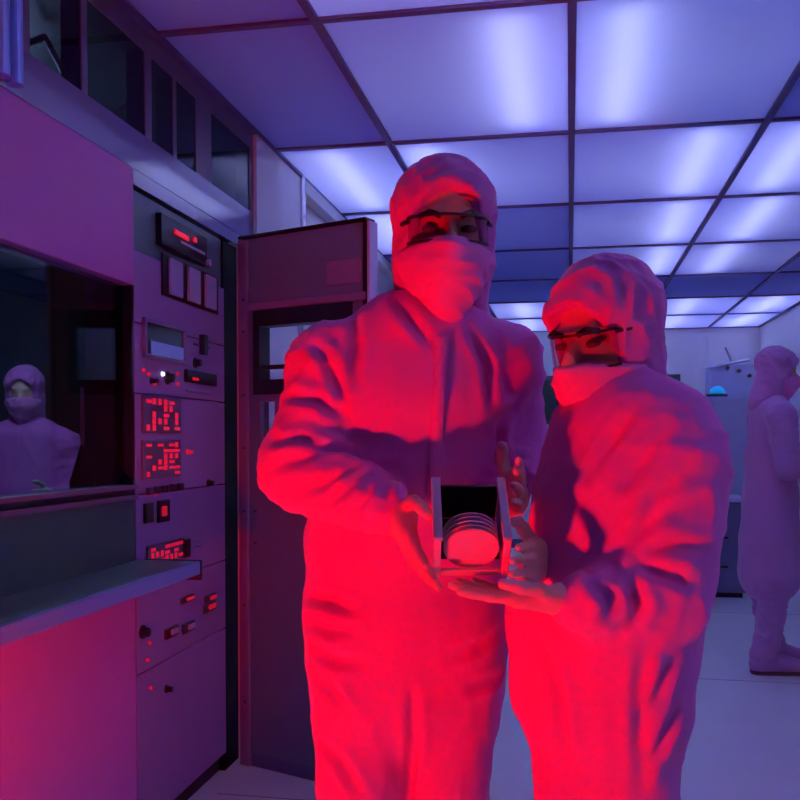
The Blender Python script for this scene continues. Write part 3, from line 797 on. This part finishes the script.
# smaller dark object standing behind the hood window
t = thing('funnel', 'dark upturned funnel standing behind the hood window near the rack', 'funnel', (-1.372, 2.40, 0))
cyl('cone', (0, 0, 1.13), (0, 0, 1.235), 0.036, M['black'], t, 0.006, 24)
cyl('stem', (0, 0, 1.235), (0, 0, 1.40), 0.005, M['maroonedge'], t, n=10)
cyl('stand', (0, 0, 0), (0, 0, 1.13), 0.036, M['dark'], t, n=24)

# creases pressed into the two suits where the cloth folds at elbows, hips and shoulders
def crease(o, org, lines, depth=.009, wid=.009):
    me = o.data; v = np.empty(len(me.vertices) * 3); me.vertices.foreach_get('co', v); v = v.reshape(-1, 3)
    nr = np.empty(len(me.vertices) * 3); me.vertices.foreach_get('normal', nr); nr = nr.reshape(-1, 3)
    bv = BVHTree.FromPolygons(v.tolist(), [tuple(p.vertices) for p in me.polygons])
    D = np.zeros(len(v))
    for ln in lines:
        pts = []
        for (a, b) in zip(ln[:-1], ln[1:]):
            k = max(2, int(math.hypot(b[0] - a[0], b[1] - a[1]) / 3))
            for i in range(k):
                r = ray(a[0] + (b[0] - a[0]) * i / k, a[1] + (b[1] - a[1]) * i / k); r = r / np.linalg.norm(r)
                h = bv.ray_cast(Vector(CAM - np.array(org)), Vector(r))
                if h[0] is not None: pts.append(h[0][:])
        if len(pts) < 3: continue
        pts = np.array(pts); n_ = len(pts); tap = np.sin(np.pi * (np.arange(n_) + .7) / (n_ + .4)) ** .6
        near = np.where((v > pts.min(0) - .06).all(1) & (v < pts.max(0) + .06).all(1))[0]
        d = np.linalg.norm(v[near][:, None] - pts[None], axis=2); j = d.argmin(1); dm = d[np.arange(len(near)), j]
        D[near] += tap[j] * (-depth * np.exp(-(dm / wid) ** 2) + depth * .65 * np.exp(-((dm - wid * 2.1) / (wid * 1.1)) ** 2))
    v = v + nr * np.clip(D, -.016, .010)[:, None]
    me.vertices.foreach_set('co', v.ravel()); me.update()
from mathutils.bvhtree import BVHTree
crease(man_c, man['base'], [
    [(262, 438), (300, 440), (335, 450), (372, 464), (410, 474)], [(268, 468), (300, 458), (330, 452)], [(288, 492), (325, 484), (352, 468)],
    [(322, 506), (348, 488), (364, 468)], [(350, 514), (368, 494), (374, 476)], [(372, 516), (384, 500), (386, 484)],
    [(312, 340), (332, 368), (345, 410)], [(352, 305), (358, 345), (352, 385)], [(285, 395), (318, 400), (350, 420)],
    [(306, 596), (330, 600), (356, 612)], [(308, 622), (332, 630), (356, 628)], [(312, 648), (335, 660), (362, 664)], [(314, 676), (332, 690), (346, 712)],
    [(505, 628), (478, 646), (448, 660)], [(412, 690), (414, 740), (409, 800)], [(498, 676), (470, 690)], [(318, 740), (340, 760), (362, 798)],
    [(470, 330), (486, 365), (492, 410)], [(520, 400), (500, 425), (498, 450)], [(395, 300), (415, 325), (432, 345)]], .010, .009)
crease(woman_c, woman['base'], [
    [(690, 466), (675, 480), (655, 500), (640, 535)], [(700, 500), (668, 512), (640, 530), (622, 552)], [(704, 548), (670, 545), (640, 558)], [(692, 585), (660, 572), (634, 566)],
    [(600, 588), (612, 602), (606, 622)], [(632, 592), (640, 606), (634, 624)], [(640, 402), (612, 440), (585, 480)], [(668, 430), (648, 455), (620, 490)],
    [(646, 640), (640, 700), (642, 760), (640, 800)], [(672, 660), (658, 690), (648, 720)], [(676, 716), (662, 738), (650, 768)], [(540, 640), (560, 690), (566, 760)]], .010, .009)

# ------------------------------------------------------------------ wafer carrier in their hands
cc = P(469, 527, 1.305)
ca = thing('wafer_carrier', 'pale open wafer carrier held between the two suited people', 'wafer carrier', tuple(cc), YAW)
tilt = R(40)
def rot(o): o.rotation_euler = (tilt, 0, 0); return o
for s in (-1, 1):
    bm = bmesh.new()
    def bb(u0, y0, z0, u1, y1, z1, bv=.0015): bm_box(bm, (min(s * u0, s * u1), y0, z0), (max(s * u0, s * u1), y1, z1), bv)
    bb(.0445, -.060, -.034, .0485, .060, .036)
    bb(.0405, -.062, .034, .0540, .062, .041, .002)
    bb(.0425, -.064, -.036, .0530, -.054, .040, .002)
    rot(bm_obj('side_wall', bm, M['carrier'], ca))
rot(box('end_bar', (-.0415, -.061, -.036), (.0415, -.056, -.024), M['carrier'], ca, .0015))
rot(box('back_plate', (-.0440, .052, -.034), (.0440, .057, .030), M['black'], ca, .001))
rot(box('bottom_plate', (-.0440, -.030, -.036), (.0440, .052, -.033), M['black'], ca, .001))
for k in range(5):
    yk = -.050 + k * .008
    bm = bmesh.new(); bm_cyl(bm, (0, yk, 0), (0, yk + .0014, 0), .0385, None, 48)
    o = bm_obj('wafer', bm, M['wafer'])
    o.location = Vector(cc) + Matrix.Rotation(YAW, 3, 'Z') @ Matrix.Rotation(tilt, 3, 'X') @ Vector((0, 0, .0075))
    o.rotation_euler = (tilt, 0, YAW)
    tag(o, 'round shiny wafer in the carrier, %s' % ['frontmost, facing us', 'second from the front', 'in the middle of the five', 'second from the back', 'rearmost of the five'][k], 'wafer', 'wafers in the carrier')

# zip placket of the man's coverall, laid on the chest surface
from mathutils.bvhtree import BVHTree
def on_suit(co, org, pts, off=.003):
    me = co.data; bv = BVHTree.FromPolygons([tuple(v.co) for v in me.vertices], [tuple(p.vertices) for p in me.polygons])
    out = []
    for (u, v) in pts:
        r = ray(u, v); r = r / np.linalg.norm(r)
        h = bv.ray_cast(Vector(CAM - np.array(org)), Vector(r))
        out.append(None if h[0] is None else (h[0], h[1]))
    return out
hits = on_suit(man_c, man['base'], [(441 - (y - 335) * .05, y) for y in range(338, 500, 6)])
bm = bmesh.new(); prev = None
for h in hits:
    if h is None: continue
    p, nrm = h; s = Vector(RT) * .011
    cur = [bm.verts.new(p - s + nrm * .001), bm.verts.new(p - s * .8 + nrm * .006), bm.verts.new(p + s * .8 + nrm * .006), bm.verts.new(p + s + nrm * .001)]
    if prev:
        for a_, b_ in ((0, 1), (1, 2), (2, 3)): bm.faces.new((prev[a_], prev[b_], cur[b_], cur[a_]))
    prev = cur
bm_obj('placket', bm, M['suit'], man_c, True)
